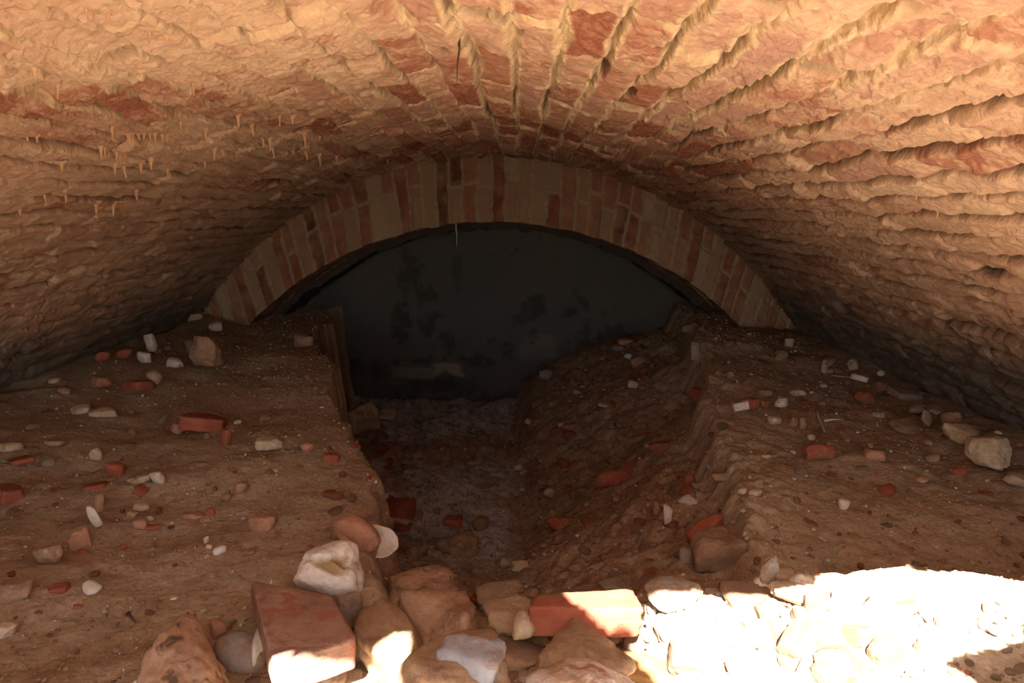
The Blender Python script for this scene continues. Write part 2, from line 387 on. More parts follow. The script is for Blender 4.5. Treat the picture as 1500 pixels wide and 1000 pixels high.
# ragged unseen breach in the crown, outline shaped to cast the sun patches
SUN = np.array([.10, .90, -1.0]); SUN /= np.linalg.norm(SUN)
lit = [(-.40, -.20), (-.42, .60), (-.375, .88), (-.355, .945), (-.30, .958), (-.215, .962), (-.207, 1.005), (-.195, 1.022), (-.168, 1.022), (-.158, .98), (-.155, .90), (-.13, .80), (.19, .80),
       (.215, .93), (.175, 1.0), (.19, 1.05), (.15, 1.045), (.09, 1.10), (.082, 1.14), (.12, 1.165), (.18, 1.165), (.21, 1.12), (.222, 1.10), (.234, 1.155), (.34, 1.165), (.436, 1.150), (.53, 1.17), (.56, 1.225), (.60, 1.24), (.66, 1.275), (.70, 1.268), (.725, 1.21), (.78, 1.225), (.84, 1.238), (.93, 1.19), (1.02, 1.14),
       (.90, 1.105), (.825, 1.08), (.79, 1.03), (.67, .99), (.64, .97), (.665, .93), (.62, .85), (.60, .5), (.50, -.15)]
def inside(px, py, poly):
    r = np.zeros(px.shape, bool); n = len(poly)
    for i in range(n):
        x1, y1 = poly[i]; x2, y2 = poly[(i + 1) % n]
        c = ((y1 > py) != (y2 > py)) & (px < (x2 - x1) * (py - y1) / ((y2 - y1) + 1e-12) + x1)
        r ^= c
    return r
cen = (PV[:-1, :-1] + PV[1:, 1:]) / 2
k = (-.73 - cen[..., 2]) / SUN[2]
gx = cen[..., 0] + SUN[0] * k + .012 * noise(cen[..., 0] * 30, cen[..., 1] * 30, seed=61) ; gy = cen[..., 1] + SUN[1] * k + .012 * noise(cen[..., 0] * 30, cen[..., 1] * 30, seed=62)
hole = inside(gx, gy, lit)
keep = ~hole
# broken edge, drawn out along the sun so it blocks none
n1, m1 = keep.shape
idx = np.arange(PV.shape[0] * PV.shape[1]).reshape(PV.shape[:2])
ed = []
kp = np.pad(keep, 1, constant_values=True)
for i, j in np.argwhere(hole):
    if kp[i, j + 1]: ed.append((idx[i, j], idx[i, j + 1]))
    if kp[i + 2, j + 1]: ed.append((idx[i + 1, j + 1], idx[i + 1, j]))
    if kp[i + 1, j]: ed.append((idx[i + 1, j], idx[i, j]))
    if kp[i + 1, j + 2]: ed.append((idx[i, j + 1], idx[i + 1, j + 1]))
flat = PV.reshape(-1, 3); thf = th.ravel()
ev, ef = [], []
base = len(flat)
for a, b in ed:
    o = len(ev)
    for q in (a, b, b, a):
        ev.append(flat[q].copy())
    for c_, q in ((2, b), (3, a)):
        ev[o + c_] += -.20 * SUN
    ef.append([o, o + 1, o + 2, o + 3])
sy = np.stack([S, YV, S * 0], -1)
va = grid_mesh('ceiling', PV, keep, M['vault'], dict(mort=mort, expo=expo, rnd=rnd, grime_shade=grime_shade, deep=deep, sy=sy), (np.array(ev), np.array(ef)), flip=False)
structure(va)

# ------------------------------------------------------------------ face arch in front of the far wall
tt = np.radians(np.linspace(-66, 66, 620))
ZI, RI = -2.104, 2.01
sec = np.concatenate([np.linspace(0, 1, 90), 1 + np.linspace(.02, 1, 36), 2 + np.linspace(.03, 1, 8), 3 + np.linspace(.05, 1, 30)])
T, U = np.meshgrid(tt, sec, indexing='ij')
Po = np.stack([CX + (R + .10) * np.sin(T), T * 0 + RIBY, CZ + (R + .10) * np.cos(T)], -1)
Pi = np.stack([CX + RI * np.sin(T), T * 0 + RIBY, ZI + RI * np.cos(T)], -1)
f1 = np.clip(U, 0, 1)[..., None]; f2 = np.clip(U - 1, 0, 1)[..., None]; f3 = np.clip(U - 2, 0, 1)[..., None]; f4 = np.clip(U - 3, 0, 1)[..., None]
PR = Po * (1 - f1) + Pi * f1
inw = -np.stack([np.sin(T), T * 0, np.cos(T)], -1)
fwd = np.array([0, -1.0, 0])
PR = PR - fwd * (f2 * .36 + f4 * (WALLY - RIBY - .36 + .12)) + inw * f3 * .055
arc = T * 2.1 + .030 * fbm(T * 8, U * 1.2, seed=71) + .006 * noise(T * 40, U * 3, seed=74) + .004 * noise(T * 60, U * 6, seed=72)
VW = .079
vi = np.floor(arc / VW); fv = arc / VW - vi
h1 = hash1(vi, 0, 81)
split = .48 + .3 * (h1 - .5)
lay = (U > split) * 1.0 + (U > 1.5) * 1.0
h2 = hash1(vi, lay, 82); h3_ = hash1(vi, lay, 83)
dv = np.minimum(fv, 1 - fv) * VW; du = np.where(U < 1.05, np.abs(U - split) * .37, 1.0)
du = np.where(h1 > .45, du, 1.0)
h2 = np.where((h1 > .45) | (lay > 1), h2, hash1(vi, 0, 82))
dm = np.minimum(dv, du) + .008 * noise(T * 90, U * 18, seed=84)
mo = 1 - sstep(.005, .012, dm)
dsp = (h3_ - .5) * .022 - .010 * mo + .010 * fbm(T * 30, U * 8, seed=85) + mo * .012 * (noise(vi, vi * 0, seed=86) > .1)
edge = np.exp(-((U - 1) / .05) ** 2)
dirn = fwd * (1 - f2) + inw * f2
nn = np.linalg.norm(dirn, axis=-1, keepdims=True)
PR = PR + dirn / nn * dsp[..., None] + inw * (edge * .012 * fbm(T * 25, U * 0, seed=87))[..., None] * -1
ring_shade = sstep(2.0, 2.1, U) * .95 + .25 * sstep(1.3, 1.9, U) * (1 - sstep(2, 2.1, U))  # dark band under the arch: its shade painted onto soffit and inner ring
rb = grid_mesh('trim_1', PR, None, M['rib'], dict(mort=mo, rnd=h2, ring_shade=ring_shade)); structure(rb)

# ------------------------------------------------------------------ far wall and the low unseen end behind the viewer, opened for sky light
xw = np.linspace(-2.4, 2.1, 380); zw = np.linspace(-1.8, .5, 200)
XW, ZW = np.meshgrid(xw, zw, indexing='ij')
dw = .02 * fbm(XW * 2, ZW * 2, seed=91) + .008 * fbm(XW * 12, ZW * 12, seed=92)
dist = WALLY
def wall_xz(px, py): d = ray(px, py); t = WALLY / d[1]; return d[0] * t, d[2] * t
patch = np.zeros_like(XW); stain = np.zeros_like(XW)
nz = noise(XW * 9, ZW * 9, seed=93) + .8 * noise(XW * 22, ZW * 22, seed=94) + .5 * noise(XW * 50, ZW * 50, seed=95)
for px, py, w, h, a in ((655, 540, 24, 11, 1), (625, 546, 34, 9, .6), (590, 546, 22, 8, .45), (790, 510, 30, 18, .25), (800, 498, 12, 10, .4)):
    x0, z0 = wall_xz(px, py); q = np.maximum(np.abs(XW - x0) / (w * WALLY / F), np.abs(ZW - z0) / (h * WALLY / F)) + .35 * nz
    patch = np.maximum(patch, a * (1 - sstep(.75, 1.1, q)))
for px, py, w, h, a in ((600, 400, 16, 26, .6), (622, 428, 14, 16, .7), (588, 480, 14, 26, .8), (660, 497, 20, 16, .7), (783, 455, 16, 18, .7), (840, 452, 16, 16, .7), (762, 470, 12, 10, .6), (780, 487, 8, 16, .6),
                        (610, 527, 45, 7, .8), (690, 527, 22, 10, .7), (655, 560, 12, 20, .7), (640, 570, 60, 10, .5), (560, 545, 12, 20, .6), (880, 490, 40, 16, .6), (860, 510, 40, 16, .7), (700, 590, 100, 14, .6), (595, 400, 6, 50, .4), (670, 405, 6, 30, .4)):
    x0, z0 = wall_xz(px, py); q = .8 * ((XW - x0) / (w * WALLY / F)) ** 2 + .8 * ((ZW - z0) / (h * WALLY / F)) ** 2 + 2.4 * nz
    stain = np.maximum(stain, a * (1 - sstep(.2, 1.3, q)))
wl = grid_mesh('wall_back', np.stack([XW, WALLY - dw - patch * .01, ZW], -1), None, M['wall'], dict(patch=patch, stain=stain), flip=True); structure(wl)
xb = np.linspace(-2.5, 2.2, 40); zb = np.linspace(-1.4, -.52, 20); XB, ZB = np.meshgrid(xb, zb, indexing='ij')
o = grid_mesh('wall_front', np.stack([XB, -1.30 + .03 * noise(XB * 6, ZB * 6), ZB], -1), None, M['cream']); structure(o)

# ------------------------------------------------------------------ stones
def ico(sub):
    import bmesh
    bm = bmesh.new(); bmesh.ops.create_icosphere(bm, subdivisions=sub, radius=1)
    v = np.array([x.co for x in bm.verts]); f = [[a.index for a in q.verts] for q in bm.faces]; bm.free(); return v, f
ICO = {k: ico(k) for k in (2, 3, 4, 5)}
def rock_mesh(seed, shape='rock', sub=4, p=16, rough=.10):
    """unit sized broken stone: a rounded polytope with chipped, rough faces"""
    D, Fc = ICO[sub]; rs = np.random.RandomState(seed)
    N, Hh = [], []
    if shape in ('brick', 'slab'):
        for ax in range(3):
            for sg in (-1, 1):
                n = np.zeros(3); n[ax] = sg; n += rs.normal(0, .035, 3); N.append(n / np.linalg.norm(n)); Hh.append(1)
        for _ in range(3 if shape == 'brick' else 2):
            n = rs.normal(0, 1, 3); n /= np.linalg.norm(n); N.append(n); Hh.append(1.05 + .25 * rs.rand())
        p = 22 if sub >= 4 else 14
    else:
        for _ in range(11 if shape == 'rock' else 18):
            n = rs.normal(0, 1, 3); n /= np.linalg.norm(n); N.append(n); Hh.append(.72 + .32 * rs.rand())
        for ax in range(3):
            for sg in (-1, 1):
                n = np.zeros(3); n[ax] = sg; N.append(n); Hh.append(1.0)
        if shape == 'pebble': p = 7
    N = np.array(N); Hh = np.array(Hh)
    q = np.clip(D @ N.T / Hh, 0, None)
    r = (q ** p).sum(1) ** (-1 / p)
    P = D * r[:, None]
    if shape == 'rock' and sub >= 4: rough *= 1.5
    if rough:
        r2 = fbm(P[:, 0] * 2.4 + seed, P[:, 1] * 2.4, P[:, 2] * 2.4, seed=seed % 97, n=4 if sub > 3 else 2)
        P = P * (1 + rough * r2)[:, None]
        if sub >= 4:
            r3 = fbm(P[:, 0] * 9 + seed, P[:, 1] * 9, P[:, 2] * 9, seed=seed % 89, n=3)
            P = P * (1 + .45 * rough * r3)[:, None]
        if sub >= 5: P = P * (1 + .16 * rough * fbm(P[:, 0] * 26, P[:, 1] * 26, P[:, 2] * 26, seed=seed % 83, n=2))[:, None]
    P /= np.abs(P).max(0)
    return P, Fc
cnt = [0]
def stone(name, px, py, w, h, mat, label, cat='stone', shape='rock', rot=0.0, sub=4, lift=.2, tilt=(0, 0), deep=.75, seed=None, group=None, rough=.10, dz=0.0):
    """w,h: outline size in the photograph; rot: turn about the upright, degrees; tilt: lean (x,y) degrees"""
    cnt[0] += 1; sd = seed if seed is not None else cnt[0] * 13 + 5
    P0, t = hit_ground(px, py + h * .15)
    d = ray(px, py); sinel = -d[2] / np.linalg.norm(d); cosel = math.sqrt(1 - sinel ** 2)
    for _ in range(3):
        wm = w * t / F; hm = h * t / F
        depth = wm * deep
        height = min(max((hm - depth * sinel * .8) / cosel, .35 * hm), 1.15 * hm)
        lz = lift * height + dz
        Pc, tc = hit_ground(px, py, lz); t = .5 * t + .5 * tc
    V0, Fc = rock_mesh(sd, shape, sub, rough=rough)
    V1 = V0 * np.array([wm, depth, height]) / 2
    o = mesh_obj(name, V1, Fc, M[mat])
    o.location = Pc; o.rotation_euler = (math.radians(tilt[0]), math.radians(tilt[1]), math.radians(rot))
    tag(o, label, cat, group)
    return o
def child_rock(name, parent, loc, dims, mat, seed, shape='rock', sub=3, rot=(0, 0, 0)):
    V0, Fc = rock_mesh(seed, shape, sub)
    o = mesh_obj(name, V0 * np.array(dims) / 2, Fc, M[mat], parent); o.location = loc; o.rotation_euler = [math.radians(a) for a in rot]
    return o

def hexstone(name, quad, thick, mat, label, cat='stone', shape='rock', sub=5, seed=1, rough=.10, grow=1.0, group=None):
    """a stone fitted between four top corners (pixel x, pixel y, height of that corner), far-left first and clockwise, and its thickness"""
    T = []
    for px, py, z in quad:
        d = ray(px, py); T.append(d * (z / d[2]))
    T = np.array(T); c0 = T.mean(0); c0[2] -= thick / 2
    A = T - c0; Bm = A.copy(); Bm[:, 2] -= thick; Bm[:, :2] *= 1.03
    V0, Fc = rock_mesh(seed, shape, sub, rough=rough); V0 = V0 * grow
    u, v, w = ((V0[:, k_] + 1) / 2 for k_ in range(3)); u, v, w = u[:, None], v[:, None], w[:, None]
    top = (A[3] * (1 - u) + A[2] * u) * (1 - v) + (A[0] * (1 - u) + A[1] * u) * v
    bot = (Bm[3] * (1 - u) + Bm[2] * u) * (1 - v) + (Bm[0] * (1 - u) + Bm[1] * u) * v
    P = bot * (1 - w) + top * w
    o = mesh_obj(name, P, Fc, M[mat]); o.location = c0; tag(o, label, cat, group); return o
# --- foreground heap (name, x, y, w, h, material, label, options)
def S_(*a, **k): return stone(*a, **k)
hexstone('rubble_stone', [(225, 895, -.64), (322, 895, -.64), (365, 1030, -.60), (170, 1030, -.60)], .13, 'smudged', 'tall pointed orange-tan stone with a dark smudge, left end of the heap', seed=4, grow=1.08, rough=.12)
S_('rubble_stone', 352, 965, 82, 78, 'grey', 'grey-beige smooth stone between the pointed stone and the red tile', shape='pebble', lift=.15, seed=9)
tile = hexstone('clay_tile', [(360, 842, -.675), (488, 868, -.675), (524, 936, -.645), (394, 980, -.625)], .05, 'redtile', 'large square worn red tile lying tilted below the white hollow stone', 'tile', shape='slab', seed=21, rough=.03)
child_rock('mortar', tile, (-.072, .0, -.03), (.03, .12, .045), 'white', 41, rot=(0, 0, 12))
S_('rubble_stone', 507, 892, 44, 62, 'grey', 'grey mortar chunk wedged right of the red tile', lift=.25, rot=40)
S_('rubble_stone', 522, 952, 60, 60, 'ochre', 'ochre brown stone right of the red tile lower corner', lift=.1)
hexstone('rubble_stone', [(508, 905, -.69), (575, 858, -.69), (655, 948, -.64), (585, 1000, -.62)], .09, 'tan', 'large tan stone catching a narrow finger of sunlight', seed=14, grow=1.05)
hexstone('rubble_stone', [(578, 850, -.69), (655, 838, -.70), (725, 905, -.66), (645, 955, -.64)], .10, 'orange', 'large rough orange-tan stone in the middle of the heap', seed=35, grow=1.08, rough=.14)
hexstone('rubble_stone', [(572, 810, -.73), (648, 806, -.73), (692, 858, -.70), (566, 872, -.70)], .10, 'orange', 'rounded orange-tan stone topping the back of the heap', seed=52, grow=1.04, rough=.14)
S_('rubble_stone', 735, 872, 84, 40, 'cream', 'flat pale stone at the back of the heap', shape='slab', lift=.35, rot=10)
S_('brick_fragment', 706, 880, 34, 22, 'red', 'small dark red brick piece under the flat pale stone', 'brick', shape='brick', lift=.3, rot=-30)
S_('rubble_stone', 752, 910, 88, 90, 'tan', 'tan lumpy stone behind the long red brick white end', sub=5, lift=.4, rot=25)
big = hexstone('rubble_stone', [(610, 925, -.65), (720, 925, -.65), (752, 1015, -.60), (585, 1015, -.60)], .10, 'tan', 'big tan stone with a blue-grey flint face in front', seed=77, grow=1.22)
fp = ray(690, 985); fp = fp * (-.640 / fp[2])
child_rock('flint_core', big, big.matrix_basis.inverted() @ Vector(fp), (.10, .09, .075), 'bluegrey', 8, 'rock', 4)
S_('rubble_stone', 752, 955, 108, 70, 'brown', 'brown flat stone right of the flint-faced stone', sub=4, lift=.3, rot=-20)
hexstone('rubble_stone', [(800, 905, -.66), (865, 898, -.66), (945, 962, -.62), (785, 972, -.62)], .09, 'tan', 'broad tan stone in front of the long red brick', seed=63, grow=1.12)
hexstone('rubble_stone', [(790, 950, -.64), (925, 952, -.64), (945, 1020, -.60), (765, 1020, -.60)], .08, 'conglom', 'whitish pink mortar-caked rock at the bottom edge', seed=72, grow=1.25)
S_('rubble_stone', 950, 980, 92, 52, 'ochre', 'dark ochre stone right of the mortar-caked rock', sub=4, lift=.3, rot=-15)
S_('rubble_stone', 745, 996, 70, 30, 'brown', 'brown stone cut by the bottom edge below the flint', sub=4, lift=.3)
S_('rubble_stone', 480, 990, 60, 40, 'cream', 'sunlit cream stone at the bottom edge below the red tile', lift=.2)
lb = hexstone('long_brick', [(778, 866, -.655), (930, 853, -.645), (944, 893, -.640), (768, 890, -.650)], .055, 'red', 'long red brick half in sunlight with a mortar-crusted left end', 'brick', shape='brick', seed=90, rough=.05)
child_rock('mortar', lb, (-.098, -.012, -.012), (.045, .06, .05), 'cream', 18, 'pebble', 4)
S_('rubble_stone', 673, 796, 70, 50, 'tan', 'pitted tan stone alone in the gully behind the heap', sub=5, lift=.3, rot=10, seed=12)
S_('brick_fragment', 663, 765, 30, 24, 'red', 'small red brick piece behind the pitted tan stone', 'brick', shape='brick', lift=.2, sub=3)
S_('rubble_stone', 703, 770, 26, 30, 'brown', 'small brown stone right of the little red brick piece', lift=.2, sub=3)
# white hollow stone
wh = S_('hollow_stone', 482, 834, 100, 92, 'hollowwhite', 'white chalky stone with a brown hollow in its top', sub=5, lift=.55, rot=0, deep=.8, seed=6, rough=.07)
me = wh.data
dvw = -Vector(ray(487, 815)).normalized()
axis = (dvw + Vector((0.22, 0, .30))).normalized()
side = axis.cross(Vector((0, 0, 1))).normalized(); side = -side if side.x < 0 else side; upv = side.cross(axis); upv = -upv if upv.z < 0 else upv
pit = me.attributes.new('pit', 'FLOAT', 'POINT')
for v in me.vertices:
    dirv = v.co.normalized()
    if dirv.dot(axis) > 0:
        u = dirv.dot(side); w_ = dirv.dot(upv)
        q = ((u - .12 + w_ * .45) / .78) ** 2 + ((w_ - .02 - .5 * u * u) / .50) ** 2 + .5 * float(noise(np.array([u * 5]), np.array([w_ * 5]))[0])
        kf = 1 - float(sstep(.45, 1.15, q)); ridge = .16 * math.exp(-((u - .18 + .6 * w_) / .07) ** 2)
        v.co *= 1 - max(0, .38 - ridge) * kf
        pit.data[v.index].value = kf
S_('brick_fragment', 527, 779, 84, 48, 'pink', 'rounded pinkish red brick lump above the pale shard', 'brick', sub=5, lift=.55, rot=-28, tilt=(0, 12), deep=.5, seed=25, shape='pebble', rough=.16)
# curved shard: a dished flake with real thickness
def shard(px, py, w, mat, label, rot, seed):
    P0, t = hit_ground(px, py, .01); r = w * t / F * .62; n, m = 28, 10; vs = []; fs = []
    rs = random.Random(seed); rag = [1 + .05 * (rs.random() - .5) for _ in range(n)]
    for s_ in (0, 1):
        for i in range(m):
            for j in range(n):
                a = 2 * math.pi * j / n; q = (i + .001) / (m - 1) * rag[j]
                vs.append((q * r * math.cos(a), q * r * .75 * math.sin(a), -.45 * r * (1 - q * q) - s_ * .0045))
    for s_ in (0, 1):
        b = s_ * n * m
        for i in range(m - 1):
            for j in range(n):
                f = [b + i * n + j, b + i * n + (j + 1) % n, b + (i + 1) * n + (j + 1) % n, b + (i + 1) * n + j]; fs.append(f if s_ == 0 else f[::-1])
    for j in range(n):
        a = (m - 1) * n + j; b = (m - 1) * n + (j + 1) % n; fs.append([a, b, b + n * m, a + n * m])
    o = mesh_obj('curved_shard', vs, fs, M[mat]); o.location = P0 + np.array([0, 0, .018]); o.rotation_euler = rot
    tag(o, label, 'shard'); return o
shard(553, 803, 54, 'white', 'curved pale shard sticking out beneath the pinkish brick lump', (.75, .25, .5), 3)
S_('pebble', 519, 866, 18, 18, 'cream', 'small cream pebble right of the white hollow stone', 'pebble', shape='pebble', sub=3)
# --- back of the heap, right
S_('rubble_stone', 988, 868, 88, 60, 'grey', 'grey rounded stone behind the sunlit rubble', sub=5, lift=.5, seed=17, shape='pebble', rough=.14)
S_('rubble_stone', 1108, 872, 100, 34, 'brown', 'flat brown stone just behind the sunlit rubble', sub=4, lift=.4, shape='slab')
S_('rubble_stone', 1166, 870, 66, 36, 'cream', 'pale pinkish stone at the edge of the sunlit rubble', sub=4, lift=.5)
S_('rubble_stone', 1128, 832, 30, 46, 'grey', 'pale grey upright stone in the dark dip', sub=4, lift=.4)
S_('rubble_stone', 1150, 842, 34, 26, 'brown', 'dark stone beside the pale grey upright stone', sub=3, lift=.3)
S_('rubble_stone', 1042, 815, 84, 82, 'brown', 'big earth-brown stone in the face of the right mound', sub=5, lift=.3, seed=33, rot=15)
S_('brick_fragment', 1034, 778, 62, 34, 'red', 'slanting red brick piece on the big earth-brown stone', 'brick', shape='brick', sub=4, lift=.4, rot=30, tilt=(0, -25), deep=.4)
S_('rubble_stone', 1008, 815, 26, 34, 'grey', 'grey stone left of the big earth-brown stone', sub=3)
S_('rubble_stone', 898, 857, 44, 28, 'grey', 'grey-brown stone in the gully above the long brick', sub=4, lift=.3)
S_('rubble_stone', 858, 870, 50, 22, 'brown', 'brown stone just behind the long brick', sub=4, lift=.3)
S_('rubble_stone', 765, 828, 40, 22, 'cream', 'pale flat stone in the gully bottom behind the heap', sub=4, lift=.2)
S_('rubble_stone', 790, 812, 26, 14, 'grey', 'small grey flake above the pale gully stone', sub=3)
# --- left cut edge
S_('lime_slab', 533, 618, 44, 58, 'cream', 'cream slab leaning on the cut edge of the left mound', 'stone', shape='slab', sub=4, lift=.25, rot=35, tilt=(30, -20), deep=.5)
S_('rubble_stone', 566, 606, 34, 22, 'cream', 'cream stone right of the leaning cream slab', sub=4, lift=.6)
S_('brick_fragment', 486, 671, 24, 20, 'red', 'small red brick piece at the edge of the left mound', 'brick', shape='brick', sub=3)
S_('brick_fragment', 588, 748, 42, 40, 'red', 'dark red brick piece in the gully beside the mound foot', 'brick', shape='brick', sub=4, lift=.2)
S_('rubble_stone', 445, 500, 30, 26, 'tan', 'tan stone on the far corner of the left mound', sub=4, lift=.4)
# --- left mound
L = [
 ('rubble_stone', 304, 516, 50, 54, 'orange', 'square tan block standing on the far left mound', 'stone', 'rock', 4, .6),
 ('pebble', 282, 508, 18, 26, 'tan', 'small tan stone leaning left of the square block', 'stone', 'rock', 3, .4),
 ('pebble', 317, 478, 22, 18, 'white', 'white rounded pebble behind the square tan block', 'pebble', 'pebble', 3, .4),
 ('rubble_stone', 282, 464, 32, 14, 'cream', 'cream elongated stone farthest back on the left mound', 'stone', 'rock', 3, .4),
 ('lime_chip', 221, 502, 13, 30, 'white', 'narrow white chip standing near the left vault foot', 'stone', 'slab', 3, .5),
 ('lime_chip', 213, 524, 20, 20, 'white', 'white chip just below the narrow standing one', 'stone', 'rock', 3, .3),
 ('lime_chip', 257, 531, 26, 18, 'white', 'white three-cornered chip left of the square tan block', 'stone', 'rock', 3, .3),
 ('rubble_stone', 226, 553, 26, 24, 'cream', 'cream stone with a dark cleft behind the red pieces', 'stone', 'rock', 3, .4),
 ('brick_fragment', 203, 564, 42, 20, 'red', 'flat red brick piece beside the cleft cream stone', 'brick', 'brick', 3, .3),
 ('brick_fragment', 183, 518, 22, 16, 'red', 'red brick lump close under the left vault', 'brick', 'rock', 3, .3),
 ('brick_fragment', 150, 521, 22, 18, 'red', 'dull red brick lump left of its neighbour under the vault', 'brick', 'rock', 3, .3),
 ('brick_fragment', 150, 558, 30, 22, 'pink', 'pinkish brick lump between pebbles and red pieces', 'brick', 'rock', 3, .2),
 ('pebble', 80, 558, 17, 12, 'cream', 'cream pebble near the left edge under the vault', 'pebble', 'pebble', 3, .3),
 ('pebble', 95, 572, 20, 14, 'orange', 'orange pebble touching the cream pebble near the vault', 'pebble', 'pebble', 3, .3),
 ('rubble_stone', 117, 600, 28, 18, 'cream', 'cream lump left of the oblong pinkish stone', 'stone', 'rock', 3, .3),
 ('rubble_stone', 154, 603, 38, 20, 'cream', 'oblong pinkish cream stone on the left mound', 'stone', 'rock', 4, .3),
 ('brick_fragment', 297, 618, 66, 32, 'red', 'red half brick lying in the middle of the left mound', 'brick', 'brick', 4, .45),
 ('brick_fragment', 331, 641, 14, 30, 'red', 'thin red sliver at the end of the half brick', 'brick', 'slab', 3, .3),
 ('rubble_stone', 260, 628, 20, 22, 'pink', 'pale pink crumb at the left end of the half brick', 'stone', 'rock', 3, .3),
 ('rubble_stone', 395, 649, 38, 26, 'cream', 'pinkish cream stone right of the half brick', 'stone', 'rock', 4, .35),
 ('pebble', 348, 618, 11, 9, 'cream', 'tiny cream pebble just above the half brick end', 'pebble', 'pebble', 3, .3),
 ('rubble_stone', 450, 655, 20, 20, 'pink', 'pointed pink stone toward the edge of the left mound', 'stone', 'rock', 3, .4),
 ('rubble_stone', 388, 612, 18, 10, 'tan', 'small flat tan stone above the pinkish cream stone', 'stone', 'rock', 3, .3),
 ('rubble_stone', 84, 648, 34, 16, 'tan', 'flat tan stone on the left above the pale pebbles', 'stone', 'rock', 3, .3),
 ('pebble', 141, 665, 20, 24, 'cream', 'cream upright pebble left of the red flat pieces', 'pebble', 'pebble', 3, .3),
 ('rubble_stone', 12, 655, 36, 20, 'cream', 'cream crumbly stone at the left picture edge', 'stone', 'rock', 3, .3),
 ('brick_fragment', 30, 674, 40, 14, 'red', 'red brick sliver below the crumbly stone at the left edge', 'brick', 'brick', 3, .2),
 ('brick_fragment', 12, 722, 44, 28, 'red', 'bright red brick corner cut by the left picture edge', 'brick', 'brick', 4, .3),
 ('pebble', 231, 698, 26, 25, 'white', 'round white pebble, right one of the touching pair', 'pebble', 'pebble', 3, .4),
 ('rubble_stone', 203, 703, 32, 18, 'cream', 'cream flat stone touching the round white pebble', 'stone', 'rock', 3, .4),
 ('brick_fragment', 169, 688, 28, 30, 'red', 'red upright brick piece left of the touching pale pair', 'brick', 'rock', 3, .2),
 ('brick_fragment', 139, 712, 32, 14, 'red', 'long flat red sliver below the upright red piece', 'brick', 'slab', 3, .2),
 ('brick_fragment', 207, 718, 22, 14, 'red', 'red crumb just under the touching pale pair', 'brick', 'rock', 3, .2),
 ('pebble', 331, 728, 20, 18, 'tan', 'tan pebble beside a dull red crumb', 'pebble', 'pebble', 3, .3),
 ('brick_fragment', 352, 716, 20, 22, 'pink', 'dull red crumb right of the tan pebble', 'brick', 'rock', 3, .1),
 ('brick_fragment', 287, 755, 30, 15, 'pink', 'pink flat brick chip beside a dark red one', 'brick', 'rock', 3, .2),
 ('brick_fragment', 308, 750, 18, 16, 'red', 'dark red chip touching the pink flat chip', 'brick', 'rock', 3, .1),
 ('rubble_stone', 385, 766, 42, 32, 'pink', 'rounded pink stone half buried left of the brick lump', 'stone', 'rock', 4, .2),
 ('pebble', 203, 767, 24, 22, 'pink', 'pinkish pebble in the cluster below the pale pair', 'pebble', 'pebble', 3, .3),
 ('pebble', 207, 743, 22, 14, 'cream', 'cream pebble topping the cluster below the pale pair', 'pebble', 'rock', 3, .3),
 ('pebble', 194, 752, 16, 10, 'cream', 'small cream chip left in the cluster below the pale pair', 'pebble', 'rock', 3, .3),
 ('pebble', 218, 759, 13, 11, 'white', 'little white pebble right in the cluster below the pale pair', 'pebble', 'pebble', 3, .3),
 ('brick_fragment', 223, 772, 24, 12, 'red', 'red chip under the little white pebble', 'brick', 'rock', 3, .2),
 ('rubble_stone', 145, 737, 14, 30, 'tan', 'olive tan flake right beside the bright white sliver', 'stone', 'slab', 3, .3),
 ('rubble_stone', 75, 812, 44, 38, 'orange', 'orange-tan rounded stone at lower left, sandy topped', 'stone', 'rock', 4, .35),
 ('brick_fragment', 116, 790, 30, 34, 'pink', 'pink and red crumbly brick piece beside the sandy stone', 'brick', 'rock', 4, .3),
 ('brick_fragment', 120, 808, 14, 12, 'red', 'bright red tip below the crumbly pink piece', 'brick', 'rock', 3, .3),
 ('lime_chip', 135, 861, 30, 20, 'white', 'creamy white leaf-shaped chip alone on the lower left soil', 'stone', 'rock', 3, .4),
 ('brick_fragment', 84, 862, 32, 20, 'red', 'dull red flake left of the leaf-shaped chip', 'brick', 'rock', 3, .1),
 ('rubble_stone', 20, 866, 50, 46, 'orange', 'large sandy stone half buried at the lower left edge', 'stone', 'rock', 4, .2),
 ('rubble_stone', 9, 921, 34, 30, 'cream', 'pale grey slanting stone at the lower left edge', 'stone', 'rock', 4, .4),
 ('pebble', 322, 806, 20, 18, 'white', 'whitish pebble above the pointed stone', 'pebble', 'pebble', 3, .3),
 ('pebble', 307, 800, 12, 10, 'cream', 'tiny cream pebble left of the whitish pebble', 'pebble', 'pebble', 3, .3),
 ('pebble', 302, 790, 8, 14, 'cream', 'tiny upright cream chip above the whitish pebble', 'pebble', 'rock', 3, .3),
 ('pebble', 365, 808, 20, 12, 'tan', 'tan bean-shaped pebble left of the white hollow stone', 'pebble', 'pebble', 3, .3),
 ('pebble', 255, 876, 11, 7, 'white', 'tiny white pebble on bare soil above the pointed stone', 'pebble', 'pebble', 3, .3),
 ('pebble', 404, 689, 9, 8, 'cream', 'tiny cream pebble below the pinkish cream stone', 'pebble', 'pebble', 3, .3),
 ('brick_fragment', 115, 888, 14, 9, 'red', 'small red crumb below the leaf-shaped chip', 'brick', 'rock', 3, .2),
 ('brick_fragment', 179, 800, 12, 10, 'red', 'small red crumb in open soil above the leaf-shaped chip', 'brick', 'rock', 3, .2),
 ('brick_fragment', 320, 922, 24, 34, 'pink', 'dull pink brick crumb between pointed and grey stones', 'brick', 'rock', 3, .2),
]
for n_, px, py, w, h, m, lab, cat, shp, sub, lf in L:
    S_(n_, px, py, w, h, m, lab, cat, shape=shp, sub=sub, lift=lf + .08, rot=random.uniform(-40, 40), tilt=(random.uniform(-12, 12), random.uniform(-12, 12)))
